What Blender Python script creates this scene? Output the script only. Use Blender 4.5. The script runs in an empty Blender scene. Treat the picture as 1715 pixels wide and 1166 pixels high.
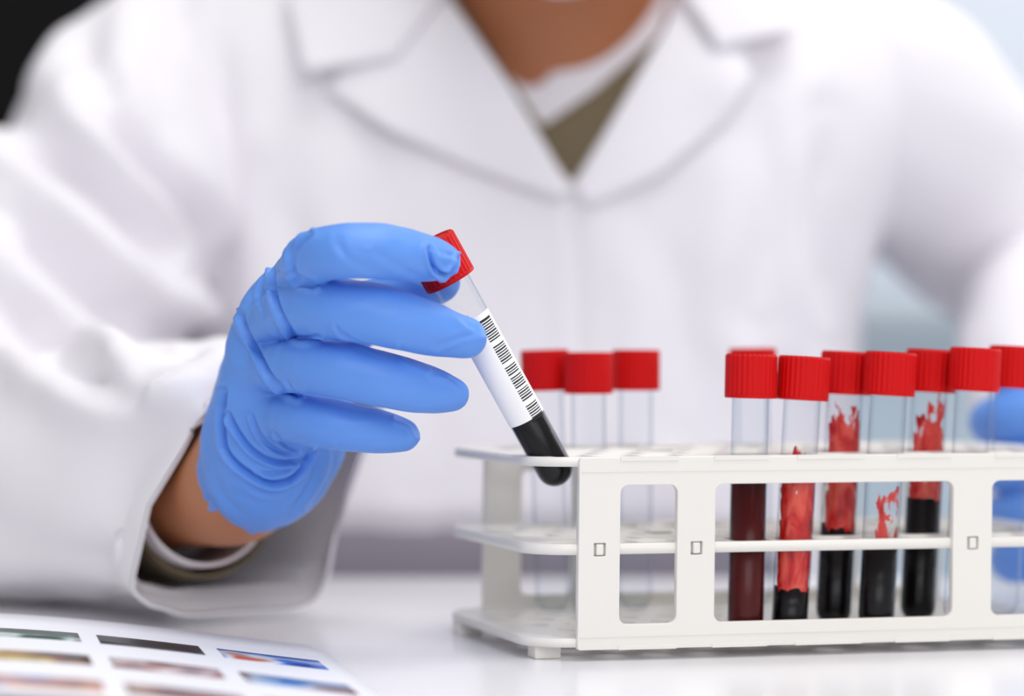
import bpy, bmesh, math, random
import numpy as np
from mathutils import Vector, Matrix, noise

random.seed(7)
scene = bpy.context.scene
COL = scene.collection

# ------------------------------------------------------------------ camera, world, lights
FPX = 4000.0            # focal length in pixels of a 1715 px wide frame
HC = 0.105              # camera height above the table top
CX, CY = 857.5, 583.0

cam_d = bpy.data.cameras.new('camera')
cam = bpy.data.objects.new('camera', cam_d)
COL.objects.link(cam)
cam.location = (0, 0, HC)
cam.rotation_euler = (math.radians(90), 0, 0)
cam_d.sensor_width = 36.0
cam_d.lens = 36.0 * FPX / 1715.0
cam_d.clip_start = 0.01
cam_d.dof.use_dof = True
cam_d.dof.focus_distance = 0.797
cam_d.dof.aperture_fstop = 3.6
scene.camera = cam

world = bpy.data.worlds.new('world')
scene.world = world
world.use_nodes = True
wb = world.node_tree.nodes['Background']
wb.inputs['Color'].default_value = (0.955, 0.965, 1.0, 1)
wb.inputs['Strength'].default_value = 0.44

def area_light(name, loc, target, size, size_y, power, color=(1, 1, 1)):
    l = bpy.data.lights.new(name, 'AREA')
    l.shape = 'RECTANGLE'; l.size = size; l.size_y = size_y
    l.energy = power; l.color = color
    o = bpy.data.objects.new(name, l); COL.objects.link(o)
    o.location = loc
    o.rotation_euler = (Vector(target) - Vector(loc)).to_track_quat('-Z', 'Y').to_euler()
    return o

area_light('front_fill_light', (0.25, -0.45, 0.75), (0.03, 1.1, 0.12), 1.1, 0.8, 6, (1.0, 0.99, 0.985))  # added fill from the camera side to brighten the coat front, no window there
area_light('ceiling_panel_light', (0.40, 0.55, 1.7), (0.05, 0.9, 0.0), 1.3, 0.9, 13, (1.0, 0.985, 0.97))
area_light('window_daylight', (2.3, 2.3, 1.0), (0.0, 0.95, 0.1), 1.8, 1.6, 17, (0.96, 0.975, 1.0))
area_light('back_wall_fill_light', (0.6, 2.5, 2.2), (0.9, 3.6, 0.3), 1.6, 0.9, 14, (0.95, 0.97, 1.0))  # unseen lamp added to brighten the back wall

scene.view_settings.view_transform = 'Standard'
scene.view_settings.look = 'None'
scene.view_settings.gamma = 1.0
scene.view_settings.exposure = 0.32
scene.view_settings.use_curve_mapping = False
scene.cycles.transparent_max_bounces = 40
scene.cycles.max_bounces = 10

# ------------------------------------------------------------------ helpers
def P(px, py, d):
    """point at distance d seen at pixel (px, py)"""
    return Vector(((px - CX) * d / FPX, d, HC + (CY - py) * d / FPX))

def to_px(V):
    V = np.asarray(V)
    return np.stack([CX + FPX * V[:, 0] / V[:, 1], CY + FPX * (HC - V[:, 2]) / V[:, 1]], 1)

def srgb(r, g, b):
    f = lambda c: (c / 255 / 12.92) if c / 255 <= 0.04045 else ((c / 255 + 0.055) / 1.055) ** 2.4
    return (f(r), f(g), f(b), 1.0)

def tag(o, label=None, cat=None, group=None, kind=None):
    if label: o['label'] = label
    if cat: o['category'] = cat
    if group: o['group'] = group
    if kind: o['kind'] = kind
    return o

def empty(name, loc):
    o = bpy.data.objects.new(name, None)
    COL.objects.link(o); o.location = loc
    o.empty_display_size = 0.01
    return o

def link(name, me, mat=None, parent=None, smooth=True):
    o = bpy.data.objects.new(name, me)
    COL.objects.link(o)
    if mat is not None:
        me.materials.clear(); me.materials.append(mat)
    if smooth and len(me.polygons):
        me.polygons.foreach_set('use_smooth', [True] * len(me.polygons))
    if parent is not None:
        o.parent = parent
        if parent.type == 'EMPTY' or parent.parent:
            M = Matrix.Identity(4)
            q = parent
            while q is not None:
                M = Matrix.LocRotScale(q.location, q.rotation_euler, q.scale) @ M
                q = q.parent
            o['_w'] = 0
            del o['_w']
            loc, rot, sc = M.inverted().decompose()
            o.location = loc; o.rotation_euler = rot.to_euler()
    return o

def mesh_from(verts, faces, name='mesh'):
    me = bpy.data.meshes.new(name)
    me.from_pydata([tuple(map(float, v)) for v in verts], [], [tuple(map(int, f)) for f in faces])
    me.update()
    return me

def box_data(x0, x1, y0, y1, z0, z1, bevel=0.0):
    bm = bmesh.new()
    bmesh.ops.create_cube(bm, size=1)
    for v in bm.verts:
        v.co = Vector((x0 + (v.co.x + .5) * (x1 - x0), y0 + (v.co.y + .5) * (y1 - y0), z0 + (v.co.z + .5) * (z1 - z0)))
    if bevel:
        bmesh.ops.bevel(bm, geom=bm.edges[:], offset=bevel, segments=2, affect='EDGES', profile=0.5)
    bmesh.ops.recalc_face_normals(bm, faces=bm.faces)
    me = bpy.data.meshes.new('box'); bm.to_mesh(me); bm.free()
    return me

def lathe(profile, n=40, cap_ends=True, rfun=None):
    """profile list of (r, z) -> verts, faces round the z axis"""
    V, F = [], []
    for (r, z) in profile:
        for k in range(n):
            a = 2 * math.pi * k / n
            rr = r if rfun is None else rfun(r, z, k)
            V.append((rr * math.cos(a), rr * math.sin(a), z))
    for i in range(len(profile) - 1):
        for k in range(n):
            a, b = i * n + k, i * n + (k + 1) % n
            F.append((a, b, b + n, a + n))
    if cap_ends:
        F.append(tuple(reversed(range(n))))
        m = (len(profile) - 1) * n
        F.append(tuple(range(m, m + n)))
    return V, F

# ------------------------------------------------------------------ materials
def new_mat(name):
    m = bpy.data.materials.new(name); m.use_nodes = True
    nt = m.node_tree
    return m, nt, nt.nodes['Principled BSDF']

def plain(name, col, rough=0.5, bump=0.0, bscale=200.0, var=0.0, vscale=20.0, **kw):
    m, nt, b = new_mat(name)
    b.inputs['Base Color'].default_value = col
    b.inputs['Roughness'].default_value = rough
    for k, v in kw.items():
        b.inputs[k.replace('_', ' ')].default_value = v
    tc = nt.nodes.new('ShaderNodeTexCoord')
    if bump:
        n = nt.nodes.new('ShaderNodeTexNoise'); n.inputs['Scale'].default_value = bscale
        n.inputs['Detail'].default_value = 3
        nt.links.new(tc.outputs['Object'], n.inputs['Vector'])
        bp = nt.nodes.new('ShaderNodeBump'); bp.inputs['Strength'].default_value = bump
        bp.inputs['Distance'].default_value = 0.001
        nt.links.new(n.outputs['Fac'], bp.inputs['Height'])
        nt.links.new(bp.outputs['Normal'], b.inputs['Normal'])
    if var:
        n2 = nt.nodes.new('ShaderNodeTexNoise'); n2.inputs['Scale'].default_value = vscale
        nt.links.new(tc.outputs['Object'], n2.inputs['Vector'])
        mx = nt.nodes.new('ShaderNodeMix'); mx.data_type = 'RGBA'
        mx.inputs[6].default_value = col
        mx.inputs[7].default_value = (col[0] * (1 - var), col[1] * (1 - var), col[2] * (1 - var), 1)
        nt.links.new(n2.outputs['Fac'], mx.inputs[0])
        nt.links.new(mx.outputs[2], b.inputs['Base Color'])
    return m

M = {}
M['table'] = plain('table_laminate', srgb(243, 242, 245), 0.22, bump=0.012, bscale=30, var=0.03, vscale=9)
M['table_leg'] = plain('table_leg_metal', srgb(190, 192, 198), 0.35, Metallic=0.7)
M['rack'] = plain('rack_plastic', srgb(233, 230, 224), 0.34, bump=0.02, bscale=600, var=0.02)
M['cap'] = plain('cap_plastic', srgb(202, 6, 10), 0.45, bump=0.02, bscale=900, Specular_IOR_Level=0.2)
M['glove'] = plain('glove_nitrile', srgb(94, 149, 233), 0.47, bump=0.22, bscale=150, var=0.08, vscale=60)
M['coat'] = plain('coat_cotton', srgb(240, 237, 242), 0.85, bump=0.15, bscale=500, var=0.02)
M['shirt'] = plain('shirt_cotton', srgb(238, 234, 240), 0.8, bump=0.1, bscale=700)
M['sweater'] = plain('sweater_wool', srgb(122, 108, 84), 0.95, bump=0.4, bscale=800, var=0.15, vscale=300)
M['trousers'] = plain('trousers_cloth', srgb(150, 144, 156), 0.9, bump=0.2, bscale=600)
M['skin'] = plain('skin', srgb(184, 117, 78), 0.5, bump=0.08, bscale=500, var=0.08, vscale=60,
                  Subsurface_Weight=0.08, Subsurface_Scale=0.01)
M['hair'] = plain('hair', srgb(38, 28, 24), 0.6, bump=0.6, bscale=160)
M['mask'] = plain('mask_paper', srgb(205, 225, 236), 0.8, bump=0.1, bscale=300)
M['shoe'] = plain('shoe_rubber', srgb(60, 60, 66), 0.6)
M['eye'] = plain('eye_white', srgb(235, 232, 228), 0.2)
M['iris'] = plain('iris_brown', srgb(60, 36, 20), 0.2)
M['blood_dark'] = plain('blood_dark', srgb(15, 10, 13), 0.25, var=0.4, vscale=120, Specular_IOR_Level=0.2)
M['blood_red'] = plain('blood_red', srgb(84, 12, 14), 0.25, var=0.25, vscale=90, Specular_IOR_Level=0.2)
M['label'] = plain('label_paper', srgb(243, 242, 244), 0.6)
M['ink'] = plain('barcode_ink', srgb(26, 24, 30), 0.6)
M['wall'] = plain('wall_paint', srgb(240, 243, 250), 0.9, bump=0.05, bscale=60)
M['floor'] = plain('floor_vinyl', srgb(196, 198, 204), 0.5, var=0.05, vscale=6)
M['bench'] = plain('bench_front', srgb(208, 224, 236), 0.5, var=0.03)
M['bench_top'] = plain('bench_top', srgb(214, 226, 234), 0.4, var=0.05)
M['metal'] = plain('brushed_metal', srgb(180, 184, 190), 0.3, Metallic=0.9)
M['black'] = plain('black_laminate', srgb(9, 9, 11), 0.6, Specular_IOR_Level=0.15)
M['stool'] = plain('stool_vinyl', srgb(52, 54, 60), 0.5)
M['paper'] = plain('sheet_paper', srgb(244, 244, 250), 0.55)

def glass_mat():
    m = bpy.data.materials.new('tube_glass'); m.use_nodes = True
    nt = m.node_tree; nt.nodes.clear()
    out = nt.nodes.new('ShaderNodeOutputMaterial')
    tr = nt.nodes.new('ShaderNodeBsdfTransparent')
    gl = nt.nodes.new('ShaderNodeBsdfGlossy'); gl.inputs['Roughness'].default_value = 0.03
    lw = nt.nodes.new('ShaderNodeLayerWeight'); lw.inputs['Blend'].default_value = 0.5
    # thin wall: the longer the way through the wall the greyer the glass
    ramp = nt.nodes.new('ShaderNodeValToRGB')
    ramp.color_ramp.elements[0].position = 0.25; ramp.color_ramp.elements[0].color = (0.975, 0.985, 0.99, 1)
    ramp.color_ramp.elements[1].position = 0.97; ramp.color_ramp.elements[1].color = (0.70, 0.76, 0.82, 1)
    nt.links.new(lw.outputs['Facing'], ramp.inputs['Fac'])
    nt.links.new(ramp.outputs['Color'], tr.inputs['Color'])
    pw = nt.nodes.new('ShaderNodeMath'); pw.operation = 'POWER'; pw.inputs[1].default_value = 4.0
    ma = nt.nodes.new('ShaderNodeMath'); ma.operation = 'MULTIPLY_ADD'; ma.inputs[1].default_value = 0.55; ma.inputs[2].default_value = 0.012
    nt.links.new(lw.outputs['Facing'], pw.inputs[0]); nt.links.new(pw.outputs[0], ma.inputs[0])
    mx = nt.nodes.new('ShaderNodeMixShader')
    nt.links.new(ma.outputs[0], mx.inputs['Fac'])
    nt.links.new(tr.outputs['BSDF'], mx.inputs[1]); nt.links.new(gl.outputs['BSDF'], mx.inputs[2])
    nt.links.new(mx.outputs['Shader'], out.inputs['Surface'])
    return m
M['glass'] = glass_mat()

def film_mat(name, cover, seed, col=(204, 22, 22)):
    """thin film of blood on the inside of the wall: ragged streaks with holes"""
    m, nt, b = new_mat(name)
    N_, L_ = nt.nodes.new, nt.links.new
    b.inputs['Roughness'].default_value = 0.25
    tc = N_('ShaderNodeTexCoord')
    mp = N_('ShaderNodeMapping')
    mp.inputs['Location'].default_value = (seed, seed * 1.7, seed * 0.6)
    mp.inputs['Scale'].default_value = (1, 1, 0.42)
    n = N_('ShaderNodeTexNoise'); n.inputs['Scale'].default_value = 190
    n.inputs['Detail'].default_value = 3.5; n.inputs['Distortion'].default_value = 1.1
    L_(tc.outputs['Object'], mp.inputs['Vector']); L_(mp.outputs['Vector'], n.inputs['Vector'])
    sp = N_('ShaderNodeSeparateXYZ'); L_(tc.outputs['Generated'], sp.inputs[0])
    tot = None
    for out, lo, hi in (('X', 0.12, 0.88), ('Z', 0.06, 0.72)):
        r = N_('ShaderNodeValToRGB'); e = r.color_ramp.elements
        e[0].position = 0.0; e[0].color = (0, 0, 0, 1); e[1].position = 1.0; e[1].color = (0, 0, 0, 1)
        for p in (lo, hi):
            q = e.new(p); q.color = (1, 1, 1, 1)
        L_(sp.outputs[out], r.inputs['Fac'])
        if tot is None: tot = r.outputs['Color']
        else:
            mu = N_('ShaderNodeMath'); mu.operation = 'MULTIPLY'; L_(tot, mu.inputs[0]); L_(r.outputs['Color'], mu.inputs[1]); tot = mu.outputs[0]
    ma = N_('ShaderNodeMath'); ma.operation = 'MULTIPLY_ADD'; ma.inputs[1].default_value = 0.36
    L_(tot, ma.inputs[0]); L_(n.outputs['Fac'], ma.inputs[2])
    th = 1.36 - cover - 0.02
    r = N_('ShaderNodeMapRange'); r.inputs[1].default_value = th - 0.025; r.inputs[2].default_value = th + 0.02
    r.inputs[3].default_value = 0.0; r.inputs[4].default_value = 0.94
    L_(ma.outputs[0], r.inputs[0]); L_(r.outputs[0], b.inputs['Alpha'])
    c = N_('ShaderNodeValToRGB')
    c.color_ramp.elements[0].position = 0.36; c.color_ramp.elements[0].color = srgb(232, 92, 76)
    c.color_ramp.elements[1].position = 0.58; c.color_ramp.elements[1].color = srgb(*col)
    q = c.color_ramp.elements.new(0.74); q.color = srgb(140, 14, 16)
    L_(n.outputs['Fac'], c.inputs['Fac']); L_(c.outputs['Color'], b.inputs['Base Color'])
    return m

def picture_mat(name, cols, seed, scale=40):
    m, nt, b = new_mat(name)
    b.inputs['Roughness'].default_value = 0.35
    tc = nt.nodes.new('ShaderNodeTexCoord')
    mp = nt.nodes.new('ShaderNodeMapping'); mp.inputs['Location'].default_value = (seed, seed * 2.1, 0)
    n = nt.nodes.new('ShaderNodeTexNoise'); n.inputs['Scale'].default_value = scale
    n.inputs['Detail'].default_value = 1.0
    nt.links.new(tc.outputs['Object'], mp.inputs['Vector']); nt.links.new(mp.outputs['Vector'], n.inputs['Vector'])
    r = nt.nodes.new('ShaderNodeValToRGB')
    e = r.color_ramp.elements
    e[0].position = 0.32; e[0].color = srgb(*cols[0])
    e[1].position = 0.72; e[1].color = srgb(*cols[-1])
    for i, c in enumerate(cols[1:-1]):
        el = e.new(0.32 + 0.4 * (i + 1) / (len(cols) - 1)); el.color = srgb(*c)
    nt.links.new(n.outputs['Fac'], r.inputs['Fac']); nt.links.new(r.outputs['Color'], b.inputs['Base Color'])
    return m

# ------------------------------------------------------------------ distance-field modelling
class Field:
    def __init__(s, lo, hi, h):
        s.lo = np.array(lo, float); s.h = h
        s.n = np.ceil((np.array(hi, float) - s.lo) / h).astype(int) + 1
        s.ax = [(s.lo[i] + h * np.arange(s.n[i])).astype(np.float32) for i in range(3)]
        s.F = np.full(tuple(s.n), 1.0, np.float32)

    def sub(s, lo, hi):
        a = np.clip(np.floor((np.array(lo) - s.lo) / s.h).astype(int), 0, s.n)
        b = np.clip(np.ceil((np.array(hi) - s.lo) / s.h).astype(int) + 1, 0, s.n)
        sl = tuple(slice(int(a[i]), int(b[i])) for i in range(3))
        g = (s.ax[0][sl[0]][:, None, None], s.ax[1][sl[1]][None, :, None], s.ax[2][sl[2]][None, None, :])
        return sl, g

def smin(a, b, k):
    if k <= 0: return np.minimum(a, b)
    hh = np.clip(0.5 + 0.5 * (b - a) / k, 0, 1)
    return b + (a - b) * hh - k * hh * (1 - hh)

def cone_dist(g, a, b, ra, rb, sq=(1, 1, 1)):
    a = np.array(a, np.float32); b = np.array(b, np.float32); ba = b - a
    L = float((ba * ba).sum()) + 1e-12
    px, py, pz = g[0] - a[0], g[1] - a[1], g[2] - a[2]
    t = np.clip((px * ba[0] + py * ba[1] + pz * ba[2]) / L, 0, 1)
    d = np.sqrt(((px - t * ba[0]) * sq[0]) ** 2 + ((py - t * ba[1]) * sq[1]) ** 2 + ((pz - t * ba[2]) * sq[2]) ** 2)
    return d - (ra + t * (rb - ra))

def add_cones(fld, segs, k, F=None, margin=0.012):
    """segs: (a, b, ra, rb[, sq]) blended into F with smoothness k"""
    F = fld.F if F is None else F
    for sg in segs:
        a, b, ra, rb = sg[:4]; sq = sg[4] if len(sg) > 4 else (1, 1, 1)
        R = max(ra, rb) * max(1, 1 / min(sq)) + margin + k
        lo = np.minimum(a, b) - R; hi = np.maximum(a, b) + R
        sl, g = fld.sub(lo, hi)
        if 0 in F[sl].shape: continue
        F[sl] = smin(F[sl], cone_dist(g, a, b, ra, rb, sq), k)
    return F

def chain(pts):
    """pts: list of (Vector, radius) smoothed by Catmull-Rom -> segments"""
    C = np.array([list(p) + [r] for p, r in pts], float)
    out = []
    n = len(C)
    dense = []
    for i in range(n - 1):
        p0 = C[max(i - 1, 0)]; p1 = C[i]; p2 = C[i + 1]; p3 = C[min(i + 2, n - 1)]
        for t in np.linspace(0, 1, 4, endpoint=False):
            dense.append(0.5 * ((2 * p1) + (-p0 + p2) * t + (2 * p0 - 5 * p1 + 4 * p2 - p3) * t * t + (-p0 + 3 * p1 - 3 * p2 + p3) * t ** 3))
    dense.append(C[-1])
    for q, w in zip(dense[:-1], dense[1:]):
        out.append((q[:3], w[:3], q[3], w[3]))
    return out

def nets(F, lo, h):
    """naive surface nets on a numpy grid -> verts, quads"""
    ins = F < 0
    c = ins[:-1, :-1, :-1].astype(np.int8)
    tot = np.zeros(c.shape, np.int8)
    offs = [(i, j, k) for i in (0, 1) for j in (0, 1) for k in (0, 1)]
    nx, ny, nz = F.shape
    for (i, j, k) in offs:
        tot += ins[i:nx - 1 + i, j:ny - 1 + j, k:nz - 1 + k]
    act = (tot > 0) & (tot < 8)
    I, J, K = np.nonzero(act)
    idx = np.full(c.shape, -1, np.int32); idx[I, J, K] = np.arange(len(I))
    val = {o: F[I + o[0], J + o[1], K + o[2]] for o in offs}
    acc = np.zeros((len(I), 3)); cnt = np.zeros(len(I))
    for a in offs:
        for ax in range(3):
            if a[ax] == 0:
                b = list(a); b[ax] = 1; b = tuple(b)
                va, vb = val[a], val[b]
                m = (va < 0) != (vb < 0)
                t = np.where(m, va / np.where(m, va - vb, 1), 0)
                p = np.zeros((len(I), 3)); p += np.array(a); p[:, ax] += t
                acc[m] += p[m]; cnt[m] += 1
    V = (np.stack([I, J, K], 1) + acc / cnt[:, None]) * h + np.array(lo)
    Q = []
    for ax in range(3):
        sl0 = [slice(None)] * 3; sl1 = [slice(None)] * 3
        sl0[ax] = slice(0, -1); sl1[ax] = slice(1, None)
        A = ins[tuple(sl0)]; B = ins[tuple(sl1)]
        o1, o2 = [(1, 2), (2, 0), (0, 1)][ax]
        for cond, flip in ((A & ~B, False), (~A & B, True)):
            e = np.stack(np.nonzero(cond), 1)
            ok = (e[:, o1] > 0) & (e[:, o2] > 0) & (e[:, o1] < F.shape[o1] - 1) & (e[:, o2] < F.shape[o2] - 1)
            e = e[ok]
            def cell(d1, d2):
                q = e.copy(); q[:, o1] -= d1; q[:, o2] -= d2
                return idx[q[:, 0], q[:, 1], q[:, 2]]
            q = [cell(1, 1), cell(0, 1), cell(0, 0), cell(1, 0)]
            if flip: q = q[::-1]
            Q.append(np.stack(q, 1))
    return V, np.concatenate(Q)

def smooth_mesh(V, Q, it=1, f=0.5):
    for _ in range(it):
        S = np.zeros_like(V); n = np.zeros(len(V))
        for a, b in ((0, 1), (1, 2), (2, 3), (3, 0)):
            np.add.at(S, Q[:, a], V[Q[:, b]]); np.add.at(n, Q[:, a], 1)
            np.add.at(S, Q[:, b], V[Q[:, a]]); np.add.at(n, Q[:, b], 1)
        V = V + f * (S / np.maximum(n, 1)[:, None] - V)
    return V

def largest(V, Q):
    lab = np.arange(len(V))
    while True:
        m = lab[Q].min(1)
        new = lab.copy()
        for i in range(4): np.minimum.at(new, Q[:, i], m)
        new = new[new]
        if (new == lab).all(): break
        lab = new
    ids, cnt = np.unique(lab, return_counts=True)
    keep = lab == ids[cnt.argmax()]
    mp = np.cumsum(keep) - 1
    return V[keep], mp[Q[keep[Q[:, 0]]]]

def normals_of(V, Q):
    fn = np.cross(V[Q[:, 2]] - V[Q[:, 0]], V[Q[:, 3]] - V[Q[:, 1]])
    N = np.zeros_like(V)
    for i in range(4): np.add.at(N, Q[:, i], fn)
    return N / np.maximum(np.linalg.norm(N, axis=1), 1e-12)[:, None]

def mesh_np(V, Q, name='mesh'):
    me = bpy.data.meshes.new(name)
    me.vertices.add(len(V)); me.vertices.foreach_set('co', np.asarray(V, np.float32).ravel())
    me.loops.add(Q.size); me.loops.foreach_set('vertex_index', Q.astype(np.int32).ravel())
    me.polygons.add(len(Q)); me.polygons.foreach_set('loop_start', np.arange(0, Q.size, Q.shape[1], dtype=np.int32))
    me.update(calc_edges=True); me.validate()
    return me

def poly_dist(p, line):
    best = np.full(len(p), 1e9); side = np.zeros(len(p))
    line = np.array(line, float)
    for a, b in zip(line[:-1], line[1:]):
        ba = b - a; L = (ba * ba).sum()
        t = np.clip(((p - a) @ ba) / L, 0, 1)
        q = p - a - t[:, None] * ba
        d = np.sqrt((q * q).sum(1))
        s = np.sign(ba[0] * q[:, 1] - ba[1] * q[:, 0])
        m = d < best
        best = np.where(m, d, best); side = np.where(m, s, side)
    return best, side

def spline2(line, n=6):
    C = np.array(line, float); out = []
    for i in range(len(C) - 1):
        p0 = C[max(i - 1, 0)]; p1 = C[i]; p2 = C[i + 1]; p3 = C[min(i + 2, len(C) - 1)]
        for t in np.linspace(0, 1, n, endpoint=False):
            out.append(0.5 * ((2 * p1) + (-p0 + p2) * t + (2 * p0 - 5 * p1 + 4 * p2 - p3) * t * t + (-p0 + 3 * p1 - 3 * p2 + p3) * t ** 3))
    out.append(C[-1])
    return np.array(out)

def creases(V, N, items, ny=0.15, dmax=None):
    """folds in cloth or rubber: (line, depth_m, width, ridge_m) on the side that faces the table front"""
    px = to_px(V); V = V.copy()
    front = np.clip((-N[:, 1] - ny) / 0.25, 0, 1)
    if dmax is not None: front = front * (V[:, 1] < dmax)
    for it in items:
        line, dep, w, ridge = it[:4]
        L = spline2(line)
        lo = L.min(0) - 5 * w; hi = L.max(0) + 5 * w
        m = ((px > lo) & (px < hi)).all(1) & (front > 0)
        if not m.any(): continue
        d, s = poly_dist(px[m], L)
        # fade towards the two ends of the fold
        e0 = np.linalg.norm(px[m] - L[0], axis=1); e1 = np.linalg.norm(px[m] - L[-1], axis=1)
        fade = np.clip(np.minimum(e0, e1) / (3 * w + 1e-6), 0.0, 1) ** 0.7
        prof = -dep * np.exp(-(d / w) ** 2) + ridge * np.exp(-((d - 2.0 * w) / (1.3 * w)) ** 2) * (0.65 + 0.35 * s)
        V[m] += N[m] * (prof * fade * front[m])[:, None]
    return V

def loft(ctrl, nring, nseg, disp=None, up=(0, 0, 1), sq=None, fixed=False, lean=None):
    """ctrl: (Vector, rx, rz). smooth tube along a Catmull-Rom path; returns V, Q, (ring, seg) shape"""
    C = np.array([list(p) + [a, b] for p, a, b in ctrl], float)
    n = len(C); D = []
    for s in np.linspace(0, n - 1, nring):
        i = min(int(s), n - 2); t = s - i
        p0 = C[max(i - 1, 0)]; p1 = C[i]; p2 = C[i + 1]; p3 = C[min(i + 2, n - 1)]
        D.append(0.5 * ((2 * p1) + (-p0 + p2) * t + (2 * p0 - 5 * p1 + 4 * p2 - p3) * t * t + (-p0 + 3 * p1 - 3 * p2 + p3) * t ** 3))
    D = np.array(D)
    T = np.gradient(D[:, :3], axis=0); T /= np.linalg.norm(T, axis=1)[:, None]
    U = np.array(up, float); U = U - T[0] * (U @ T[0]); U /= np.linalg.norm(U)
    V = []
    S = np.concatenate([[0], np.cumsum(np.linalg.norm(np.diff(D[:, :3], axis=0), axis=1))])
    for i in range(nring):
        if fixed: U = np.array(up, float)
        U = U - T[i] * (U @ T[i]); U /= np.linalg.norm(U)
        W = np.cross(T[i], U)
        for k in range(nseg):
            a = 2 * math.pi * k / nseg
            e = 0 if disp is None else disp(S[i], a, i / (nring - 1), D[i])
            ca, sa = math.cos(a), math.sin(a)
            if sq is not None:
                p_ = 2.0 / sq(i / (nring - 1))
                ca = math.copysign(abs(ca) ** p_, ca); sa = math.copysign(abs(sa) ** p_, sa)
            q_ = D[i, :3] + W * ca * (D[i, 3] + e) + U * sa * (D[i, 4] + e)
            if lean is not None: q_ = q_ + np.array(lean(i / (nring - 1), ca, sa))
            V.append(q_)
    Q = []
    for i in range(nring - 1):
        for k in range(nseg):
            a, b = i * nseg + k, i * nseg + (k + 1) % nseg
            Q.append((a, b, b + nseg, a + nseg))
    return np.array(V), np.array(Q)

# ------------------------------------------------------------------ the room
tag(link('floor', box_data(-3.2, 3.4, -0.6, 3.6, -0.78, -0.75), M['floor']), kind='structure')
tag(link('wall_back', box_data(-3.2, 3.4, 3.6, 3.7, -0.75, 2.6), M['wall']), kind='structure')
tag(link('baseboard_back', box_data(-3.2, 3.4, 3.585, 3.6, -0.75, -0.66, 0.003), M['bench_top']), kind='structure')

# far laboratory bench: three cabinet units and one worktop
for i in range(3):
    x0 = 0.05 + 0.62 * i
    r = empty('bench_cabinet', (x0 + 0.31, 3.2, -0.75))
    tag(r, ['grey blue bench cabinet in the far background, nearest behind the person',
            'grey blue bench cabinet in the far background, middle one under the worktop',
            'grey blue bench cabinet in the far background, at the right end of the worktop'][i], 'cabinet', 'cabinets of the far bench')
    link('body', box_data(x0 + 0.004, x0 + 0.616, 2.92, 3.58, -0.75, 0.125, 0.003), M['bench'], r, False)
    for s in (0, 1):
        a = x0 + 0.012 + s * 0.302
        d = link('door', box_data(a, a + 0.29, 2.898, 2.9195, -0.66, 0.115, 0.003), M['bench'], r, False)
        hx = a + (0.255 if s == 0 else 0.035)
        link('handle', box_data(hx - 0.007, hx + 0.007, 2.876, 2.8978, -0.10, 0.04, 0.004), M['metal'], d)
tag(link('worktop', box_data(0.03, 1.95, 2.87, 3.583, 0.1255, 0.165, 0.004), M['bench_top'], None, False),
    'pale grey blue worktop of the bench in the far background', 'worktop')

# black cabinet far behind the shoulder
r = empty('storage_cabinet', (-0.85, 2.4, -0.75))
tag(r, 'tall black cabinet behind the shoulder in the upper left corner', 'cabinet')
link('body', box_data(-1.5, -0.25, 2.15, 2.7, -0.75, 1.35, 0.006), M['black'], r, False)
for s in (0, 1):
    d = link('door', box_data(-1.49 + s * 0.62, -0.88 + s * 0.62, 2.125, 2.1485, -0.66, 1.33, 0.003), M['black'], r, False)
    hx = -0.91 + s * 0.07
    link('handle', box_data(hx - 0.008, hx + 0.008, 2.10, 2.1245, 0.1, 0.4, 0.004), M['metal'], d)

# table
YEDGE = 1.095
t = empty('table', (0.1, 0.72, -0.75))
tag(t, 'glossy white table under the tube rack and the sleeve', 'table')
link('tabletop', box_data(-0.75, 0.95, 0.34, YEDGE, -0.03, 0.0, 0.0015), M['table'], t, False)
for x in (-0.68, 0.88):
    for y in (0.40, 1.03):
        link('leg', box_data(x - 0.025, x + 0.025, y - 0.025, y + 0.025, -0.75, -0.0305, 0.003), M['table_leg'], t, False)
for y in (0.40, 1.03):
    link('apron', box_data(-0.655, 0.855, y - 0.012, y + 0.012, -0.09, -0.0305, 0.002), M['table_leg'], t, False)

# ------------------------------------------------------------------ the tube rack
YAW = math.radians(12)
R0 = np.array([(966 - CX) * 0.8 / FPX, 0.80])
UA = np.array([math.cos(YAW), math.sin(YAW)])
VB = np.array([-0.0328, 0.096]); VB = VB / np.linalg.norm(VB)
LEAN = 0.012            # the snap-together frame leans a little to the right

def R(u, v, w):
    """rack coordinates in mm -> world"""
    q = R0 + UA * u / 1000 + VB * v / 1000
    return (q[0] + LEAN * (w - 4) / 1000, q[1], w / 1000)

def curve_plate(outer, holes, z0, z1, bevel=0.0):
    """flat plate with holes: local (a, b) outline, thickness along the third axis"""
    cu = bpy.data.curves.new('plate', 'CURVE'); cu.dimensions = '2D'; cu.fill_mode = 'BOTH'
    for pts in [outer] + holes:
        sp = cu.splines.new('POLY'); sp.points.add(len(pts) - 1)
        for i, p in enumerate(pts): sp.points[i].co = (p[0], p[1], 0, 1)
        sp.use_cyclic_u = True
    cu.extrude = (z1 - z0) / 2 - bevel
    cu.bevel_depth = bevel; cu.bevel_resolution = 1
    o = bpy.data.objects.new('plate', cu); COL.objects.link(o)
    dg = bpy.context.evaluated_depsgraph_get()
    me = bpy.data.meshes.new_from_object(o.evaluated_get(dg))
    bpy.data.objects.remove(o); bpy.data.curves.remove(cu)
    for v in me.vertices: v.co.z += (z0 + z1) / 2
    bm = bmesh.new(); bm.from_mesh(me)
    bmesh.ops.remove_doubles(bm, verts=bm.verts, dist=1e-4)
    bmesh.ops.recalc_face_normals(bm, faces=bm.faces)
    bm.to_mesh(me); bm.free()
    return me

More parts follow.
